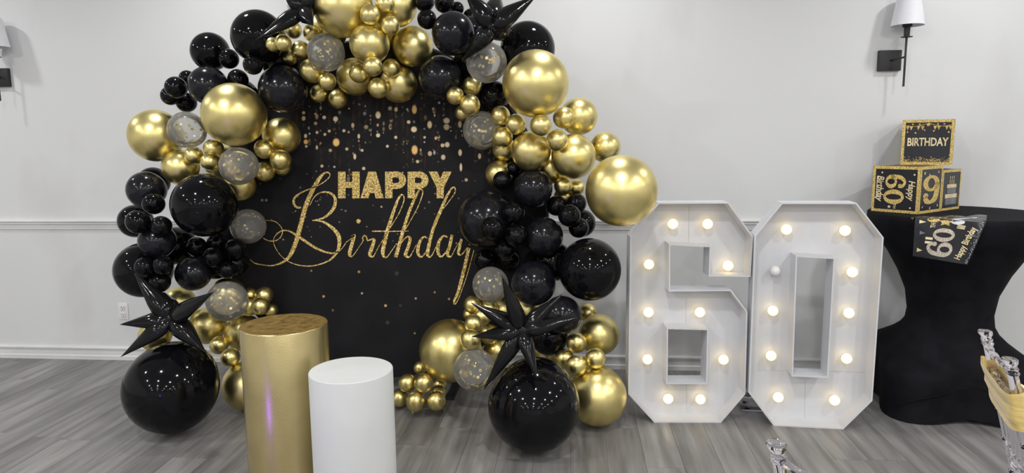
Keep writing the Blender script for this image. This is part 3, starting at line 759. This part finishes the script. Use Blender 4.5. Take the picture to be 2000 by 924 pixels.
# ---------------------------------------------------------------- printed gift boxes
def giftbox(name, label, corner, ur, ul, s, z, faces):
    """corner: the front lower corner; ur / ul run along the right and left faces"""
    ur = Vector((*ur, 0)).normalized(); ul = Vector((*ul, 0)).normalized(); c0 = Vector((corner[0], corner[1], z))
    e = empty(name, c0); tag(e, label, 'gift box', 'printed birthday gift boxes')
    mtx = Matrix((( ur.x, ul.x, 0, 0), (ur.y, ul.y, 0, 0), (0, 0, 1, 0), (0, 0, 0, 1)))
    bm = bmesh.new(); box(bm, (s/2, s/2, s/2), (s, s, s), mtx); bevel(bm, .002, 1); link('carton', fin(bm, 'carton', False), 'card_black', e)
    # panels: origin, axis across, outward normal
    sides = {'r': (Vector((0, 0, 0)), ur, -ul), 'l': (ul*s, -ul, -ur), 'b': (ur*s+ul*s, -ur, ul), 'x': (ur*s, ul, ur)}
    for key in 'rlbx':
        o_, ax, nn = sides[key]
        def fm(off, o_=o_, ax=ax, nn=nn): return lambda u, v: o_+ax*(u/100*s)+Vector((0, 0, s*(1-v/100)))+nn*off
        bm = bmesh.new(); b_ = 6; f1 = fm(.0006)
        for q in ([(0, 0), (100, 0), (100, b_), (0, b_)], [(0, 100-b_), (100, 100-b_), (100, 100), (0, 100)], [(0, b_), (b_, b_), (b_, 100-b_), (0, 100-b_)], [(100-b_, b_), (100, b_), (100, 100-b_), (100-b_, 100-b_)]): poly(bm, q, f1)
        link('glitter_border', flat(bm, 'border'), 'glitter_fine', e)
        if key in faces: faces[key](e, fm)
    bm = bmesh.new(); f1 = lambda u, v: ur*(u*s)+ul*(v*s)+Vector((0, 0, s+.0006))
    for q in ([(0, 0), (1, 0), (1, .06), (0, .06)], [(0, .94), (1, .94), (1, 1), (0, 1)], [(0, .06), (.06, .06), (.06, .94), (0, .94)], [(.94, .06), (1, .06), (1, .94), (.94, .94)]): poly(bm, q, f1)
    link('glitter_border', flat(bm, 'border'), 'glitter_fine', e)
    return e
def numeral6(bm, x, y, sx, sy, f, rot=0):
    """a fat six centred on (x, y); rot in degrees turns it clockwise on the panel"""
    c, s = math.cos(R(rot)), math.sin(R(rot)); g = lambda u, v: f(x+u*c-v*s, y+u*s+v*c)
    ring(bm, 0, sy*.22, sx*.5, sy*.28, sx*.30, sy*.10, g)
    ribbon(bm, [(-sx*.35, sy*.25, sx*.30), (-sx*.36, 0, sx*.30), (-sx*.28, -sy*.27, sx*.28), (0, -sy*.43, sy*.13), (sx*.25, -sy*.36, sx*.2), (sx*.33, -sy*.24, sx*.26)], g, 5)
    disc(bm, sx*.30, -sy*.2, sx*.16, sy*.09, g)
def numeral0(bm, x, y, sx, sy, f, rot=0):
    c, s = math.cos(R(rot)), math.sin(R(rot)); g = lambda u, v: f(x+u*c-v*s, y+u*s+v*c)
    ring(bm, 0, 0, sx*.5, sy*.5, sx*.31, sy*.13, g)
def star(bm, x, y, r_, f): poly(bm, [(x+(r_ if i % 2 == 0 else r_*.5)*math.sin(i*math.pi/5), y-(r_ if i % 2 == 0 else r_*.5)*math.cos(i*math.pi/5)) for i in range(10)], f)
def face_sixty(e, fm):
    bm = bmesh.new(); f = fm(.0009)
    numeral6(bm, 50, 33, 30, 44, f, 90); numeral0(bm, 47, 66, 32, 44, f, 90)
    link('sixty_print', flat(bm, 'p'), 'glitter_fine', e)
    bm = bmesh.new()
    text(bm, 'Happy', 83, 50, 19, f, .85, .02, .25, 90); text(bm, 'Birthday', 17, 48, 20, f, .82, .02, .25, 90); text(bm, 'TH', 50, 86, 8, f, 1, .02, 0, 90)
    poly(bm, [(9, 22), (10.5, 22), (10.5, 70), (9, 70)], f)
    for x, y in ((20, 14), (88, 17), (83, 88)): disc(bm, x, y, 2, 2, f)
    star(bm, 39, 88, 4, f); link('gold_lettering', flat(bm, 'p'), 'cream_print', e)
def face_six(e, fm):
    bm = bmesh.new(); f = fm(.0009); numeral6(bm, 50, 50, 74, 62, f, 180); link('six_print', flat(bm, 'p'), 'glitter_fine', e)
    bm = bmesh.new()
    for x, y, r_ in ((18, 14, 3), (40, 18, 2.5), (80, 13, 2.5), (50, 90, 2.5), (84, 86, 2.5), (16, 86, 2)): star(bm, x, y, r_*1.4, f)
    link('star_print', flat(bm, 'p'), 'cream_print', e)
def face_cake(e, fm):
    bm = bmesh.new(); f = fm(.0009)
    poly(bm, [(26, 36), (76, 36), (76, 45), (26, 45)], f); poly(bm, [(18, 60), (82, 60), (82, 70), (18, 70)], f)
    for x in (40, 50, 60): poly(bm, [(x-1.5, 24), (x+1.5, 24), (x+1.5, 36), (x-1.5, 36)], f); disc(bm, x, 19, 2, 3.5, f, 8)
    link('cake_print', flat(bm, 'p'), 'cream_print', e)
    bm = bmesh.new()
    poly(bm, [(28, 46), (74, 46), (74, 59), (28, 59)], f); poly(bm, [(20, 71), (80, 71), (80, 86), (20, 86)], f)
    link('cake_shade_print', flat(bm, 'p'), 'grey_print', e)
def face_birthday(e, fm):
    f = fm(.0009); bm = bmesh.new(); text(bm, 'BIRTHDAY', 50, 50, 25, f, .66, .025)
    link('birthday_print', flat(bm, 'p'), 'cream_print', e)
    bm = bmesh.new()
    ribbon(bm, [(6, 12, 1), (25, 14.5, 1), (50, 8, 1)], f, 6); ribbon(bm, [(50, 8, 1), (75, 14.5, 1), (94, 12, 1)], f, 6); star(bm, 50, 11, 5, f)
    for x in (10, 17, 31, 39, 63, 70, 85, 92): poly(bm, [(x-3.4, 14), (x+3.4, 14), (x, 23)], f)
    for x, y in ((10, 27), (26, 29), (43, 23), (61, 25), (89, 28), (20, 10), (33, 10), (68, 10), (80, 10)): disc(bm, x, y, 1.8, 1.8, f, 8)
    r_ = random.Random(5)
    for _ in range(240):
        y = 94-abs(r_.gauss(0, 5)); x = r_.uniform(6, 94); d = r_.uniform(.4, 1.1)
        if y > 78: disc(bm, x, y, d, d, f, 5)
    link('bunting_print', flat(bm, 'p'), 'glitter_fine', e)
S_ = .262
giftbox('gift_box', 'black and gold gift box with sideways sixty on its left face', (1.908, 4.003), (.767, .642), (-.642, .767), S_, TZ+.001, {'l': face_sixty, 'r': face_six})
giftbox('gift_box', 'black and gold gift box with a cake picture, behind the sixty box', (1.908+.767*(S_+.003), 4.003+.642*(S_+.003)), (.767, .642), (-.642, .767), .235, TZ+.001, {'r': face_cake})
giftbox('gift_box', 'black and gold gift box reading birthday, on top of the others', (1.945, 4.335), (.90, -.43), (.43, .90), .262, TZ+.001+S_+.001, {'r': face_birthday})

# plastic film banner draped over the table edge
ban = empty('foil_banner', TC+Vector((.02, -.42, 1.1))); tag(ban, 'black sixtieth birthday plastic banner draped over the table edge', 'banner')
YE = TC.y-.464
rows = [[at(1788, 424, YE), at(1926, 434, YE+.01)], [at(1785, 460, YE-.006), at(1908, 474, YE-.008)], [at(1782, 500, YE+.004), at(1889, 517, YE-.004)]]
topL, topR = Vector((rows[0][0].x+.0, YE+.10, TZ+.004)), Vector((rows[0][1].x+.11, YE+.20, TZ+.004))
def hang(u, v):                                             # v 0..1 down the hanging part, v < 0 lies on the table top
    if v < 0:
        t = -v/.35; a = rows[0][0].lerp(topL, min(1, t)); b = rows[0][1].lerp(topR, min(1, t)); q = a.lerp(b, u)
        q.z = (TZ+.004 + .012*abs(math.sin(u*9+t*3))*min(1, t*1.6)) if t > .12 else q.z
        return q
    a = (1-v)*(1-2*v)*rows[0][0]+4*v*(1-v)*rows[1][0]+v*(2*v-1)*rows[2][0]; b = (1-v)*(1-2*v)*rows[0][1]+4*v*(1-v)*rows[1][1]+v*(2*v-1)*rows[2][1]
    q = a.lerp(b, u); q.y -= .006*math.sin(u*7+v*2)*v; return q
bm = bmesh.new(); nu, nv = 26, 30; grid = [[bm.verts.new(hang(i/nu, -.35+1.35*j/nv)-ban.location) for i in range(nu+1)] for j in range(nv+1)]
for j in range(nv):
    for i in range(nu): bm.faces.new((grid[j][i], grid[j][i+1], grid[j+1][i+1], grid[j+1][i]))
r_ = bmesh.ops.extrude_face_region(bm, geom=bm.faces[:]); bmesh.ops.translate(bm, vec=(0, .0008, 0), verts=[v for v in r_['geom'] if isinstance(v, bmesh.types.BMVert)])
link('film', fin(bm, 'film', True, 60), 'foil_print', ban)
hf = lambda off: (lambda u, v: hang(u/100, v/100)-ban.location+Vector((0, -off, off*.3)))
bm = bmesh.new(); f = hf(.0016)
numeral0(bm, 46, 41, 34, 34, f, 90); numeral6(bm, 44, 75, 34, 44, f, -90)
link('sixty_print', flat(bm, 'p'), 'silver_print', ban)
bm = bmesh.new(); text(bm, 'Happy Birthday', 82, 55, 15, f, .82, .02, .2, -84)
link('gold_lettering', flat(bm, 'p'), 'cream_print', ban)
bm = bmesh.new(); text(bm, 'TH', 27, 19, 10, f, 1, .03, 0, -90); link('ordinal_print', flat(bm, 'p'), 'cream_print', ban)
def piece(name, m_, pts_):
    bm_ = bmesh.new(); poly(bm_, pts_, f); link(name, flat(bm_, 'p'), m_, ban)
for y in (12, 84): piece('pennant_print', 'cream_print', [(6, y-5), (6, y+5), (16, y)])
piece('pennant_print', 'grey_print', [(8, 36), (8, 46), (17, 41)])
for y in (50, 60): piece('candle_print', 'cream_print', [(18, y), (30, y), (30, y+6), (18, y+6)])
for y in (12, 15.5, 19): piece('cake_tier_print', 'cream_print', [(62, y), (74, y+1.5), (74, y+3.8), (62, y+2.2)])
bm = bmesh.new(); disc(bm, 26, 4, 9, 7, f, 16); star(bm, 44, 8, 11, f); disc(bm, 36, -18, 12, 3, f, 14); disc(bm, 58, -27, 14, 2.4, f, 14); disc(bm, 42, -8, 16, 1.6, f, 14); link('balloon_print_gold', flat(bm, 'p'), 'glitter_fine', ban)
bm = bmesh.new(); disc(bm, 61, 5, 10, 7, f, 16); disc(bm, 42, -3, 14, 3, f, 16); disc(bm, 76, -22, 12, 2.2, f, 14); disc(bm, 66, -12, 14, 1.2, f, 14); link('balloon_print_silver', flat(bm, 'p'), 'pale_print', ban)
bm = bmesh.new(); rr_ = random.Random(9)
for _ in range(130): disc(bm, 98-abs(rr_.gauss(0, 3)), rr_.uniform(0, 98), rr_.uniform(.3, .8), rr_.uniform(.3, .8), f, 5)
link('silver_fleck_print', flat(bm, 'p'), 'pale_print', ban)

# ---------------------------------------------------------------- wall sconces and outlet
def sconce(cx, cz, label, lean=0):
    e = empty('wall_sconce', (cx, WY, cz)); tag(e, label, 'wall lamp', 'wall sconces')
    link('back_plate', boxmesh((0, -.013, 0), (.135, .026, .125), .003), 'black_metal', e)
    rx, ry = .055, -.10
    bm = bmesh.new(); tube(bm, spline([(0, -.02, 0), (.02, -.06, .004), (rx, ry, .012)], 6), .006, 8); link('arm', fin(bm, 'arm'), 'black_metal', e)
    bm = bmesh.new(); tube(bm, [(rx, ry, -.165), (rx, ry, .14)], .0062, 10); link('stem', fin(bm, 'stem'), 'black_metal', e)
    bm = bmesh.new(); lathe(bm, [(0, .125), (.032, .127), (.034, .131), (.016, .133), (.018, .185), (.027, .188), (.027, .222), (0, .222)], 24, rx, ry); link('candle_cup', fin(bm, 'cup'), 'black_metal', e)
    bm = bmesh.new(); lathe(bm, [(.092, .195), (.090, .195), (.058, .385), (.060, .385), (.092, .195)], 40, rx, ry); link('shade', fin(bm, 'shade', True, 50), 'shade', e)
    bm = bmesh.new(); lathe(bm, [(0, .222), (.013, .222), (.015, .26), (.024, .29), (.02, .315), (0, .325)], 18, rx, ry); link('bulb', fin(bm, 'bulb'), 'bulb_off', e)
p = at(1735, 119, WY); sconce(p.x, p.z, 'black wall sconce with white tapered shade at right of the arch')
p = at(4, 152, WY); sconce(p.x, p.z, 'black wall sconce at the far left edge, mostly out of view')
p = at(241.5, 608, WY)
e = empty('power_outlet', (p.x, WY, p.z)); tag(e, 'white double power outlet low on the wall at left', 'outlet')
link('cover_plate', boxmesh((0, -.003, 0), (.075, .006, .118), .002), 'plastic', e)
for s in (.026, -.026):
    bm = bmesh.new(); box(bm, (0, -.008, s), (.036, .004, .034)); bevel(bm, .0015, 1); so = link('receptacle', fin(bm, 'r'), 'plastic', e)
    for dx, dz, w_, h_ in ((-.008, .005, .003, .011), (.008, .005, .003, .009), (0, -.009, .006, .006)): link('slot', boxmesh((dx, -.0102, s+dz), (w_, .001, h_)), 'slot', so)

# ---------------------------------------------------------------- clear acrylic stand on the floor behind the numbers
q = at(1476, 800, 3.95); e = empty('acrylic_stand', (q.x, 3.95, 0), R(-4)); tag(e, 'low clear acrylic stand on the floor behind the marquee numbers', 'stand')
link('base_plate', boxmesh((.02, 0, .006), (.22, .14, .008), .001), 'acrylic', e); link('shelf_plate', boxmesh((.02, 0, .085), (.22, .14, .008), .001), 'acrylic', e)
for dx in (-.055, .095):
    for dy in (-.045, .045):
        bm = bmesh.new(); lathe(bm, [(0, .01), (.013, .01), (.013, .017), (.007, .019), (.007, .081), (0, .081)], 14, dx, dy); link('post', fin(bm, 'post'), 'acrylic', e)

# ---------------------------------------------------------------- clear acrylic banquet chairs
def post_prof(h_, finial=True):
    pr = [(0, 0), (.011, 0), (.012, .05)]
    for z in (.12, .22, .34, .46, .57, .67, .77): 
        if z < h_-.08: pr += [(.0135, z-.007), (.0185, z-.004), (.0155, z), (.0185, z+.004), (.0135, z+.007)]
    if finial: pr += [(.014, h_-.05), (.0185, h_-.042), (.015, h_-.036), (.018, h_-.03), (.014, h_-.022), (.020, h_-.012), (.021, h_-.004), (.018, h_), (.011, h_-.004), (0, h_-.005)]
    else: pr += [(.014, h_), (0, h_)]
    return pr
def chair(pA, pB, label, sash):
    a = Vector((pA.x, pA.y, 0)); b = Vector((pB[0], pB[1], 0)); ux = (b-a).normalized(); W2 = (b-a).length/2
    ang = math.atan2(ux.y, ux.x); RK = .25; fw = Vector((-ux.y, ux.x, 0)); base = (a+b)/2+fw*(RK*(.92-.43)); rake = lambda bm_: [setattr(v.co, 'y', v.co.y-RK*max(0, v.co.z-.43)) for v in bm_.verts]
    e = empty('acrylic_chair', base, ang); tag(e, label, 'chair', 'clear acrylic banquet chairs')
    H = .925
    for s in (-1, 1):
        bm = bmesh.new(); lathe(bm, post_prof(H), 20, s*W2, 0); rake(bm); link('back_post', fin(bm, 'post', True, 35), 'acrylic', e)
        bm = bmesh.new(); lathe(bm, post_prof(.44, False), 18, s*(W2+.02), .37); link('front_leg', fin(bm, 'leg', True, 35), 'acrylic', e)
    def rail(name, x0, y0, x1, y1, z, r_=.0095, bow=0):
        pts = []
        for i in range(13):
            t = i/12; pts.append((x0+(x1-x0)*t, y0+(y1-y0)*t-bow*math.sin(math.pi*t), z))
        rad = [r_*(1.35 if i in (3, 6, 9) else 1) for i in range(13)]
        bm = bmesh.new(); tube(bm, pts, rad, 12); rake(bm); link(name, fin(bm, 'rail', True, 50), 'acrylic', e)
    for z in (.885, .80, .58, .51): rail('back_rail', -W2, 0, W2, 0, z, .0095, .012)
    for k in range(5):
        x = -W2+2*W2*(k+1)/6; bm = bmesh.new(); lathe(bm, [(0, 0), (.006, 0), (.0085, .03), (.006, .06), (.0085, .11), (.006, .16), (.0085, .19), (.006, .22), (0, .22)], 10, x, -.011, .58); rake(bm); link('spindle', fin(bm, 'spindle'), 'acrylic', e)
    bm = bmesh.new(); box(bm, (0, .19, .445), (2*W2+.05, .39, .03)); bevel(bm, .012, 2); link('seat', fin(bm, 'seat', True, 50), 'acrylic', e)
    for z in (.14, .26):
        for s in (-1, 1): rail('side_stretcher', s*W2, 0, s*(W2+.02), .37, z, .008)
    rail('front_stretcher', -W2-.02, .37, W2+.02, .37, .2, .008); rail('rear_stretcher', -W2, 0, W2, 0, .2, .008)
    if sash:
        t = empty('chair_sash', base, ang); tag(t, 'gold satin sash wrapped around the clear acrylic chair back', 'sash')
        bm = bmesh.new(); L = []; seg = 44; rw = W2+.024
        for j in range(9):
            v = j/8; z = .83-.115*v; ring_ = []
            for i in range(seg):
                an = 2*math.pi*i/seg; c_, s_ = math.cos(an), math.sin(an)
                px = rw*math.copysign(abs(c_)**.35, c_); py = .026*math.copysign(abs(s_)**.6, s_)
                bulge = 1+.10*math.sin(v*math.pi*4)+.05*math.sin(an*3+v*5)
                ring_.append(bm.verts.new((px, py*bulge*1.1-.004, z-.02*math.sin(an*.5)*(0)+.006*math.sin(an*2+j))))
            L.append(ring_)
        for r1_, r2_ in zip(L, L[1:]):
            for i in range(seg): bm.faces.new((r1_[i], r1_[(i+1) % seg], r2_[(i+1) % seg], r2_[i]))
        rake(bm); link('band', fin(bm, 'band', True, 80), 'sash', t)
        bm = bmesh.new(); bmesh.ops.create_icosphere(bm, subdivisions=3, radius=.035)
        for v in bm.verts: v.co = Vector((v.co.x*.9+W2*.1, v.co.y*.45+.04, v.co.z*1.1+.77)) + Vector((1, 0, 0))*.006*math.sin(v.co.z*160)
        rake(bm); link('knot', fin(bm, 'knot'), 'sash', t)
pA = atz(1924, 648, .92); pB = atz(1972, 703, .92); chair(pA, (pB.x, pB.y), 'clear acrylic banquet chair at right with a gold sash', True)
pA = atz(1516, 868, .92); d = (atz(1585, 927, .885)-atz(1535, 899, .885)).normalized()*.33; chair(pA, (pA.x+d.x, pA.y+d.y), 'clear acrylic banquet chair at the lower edge, only its post top showing', False)
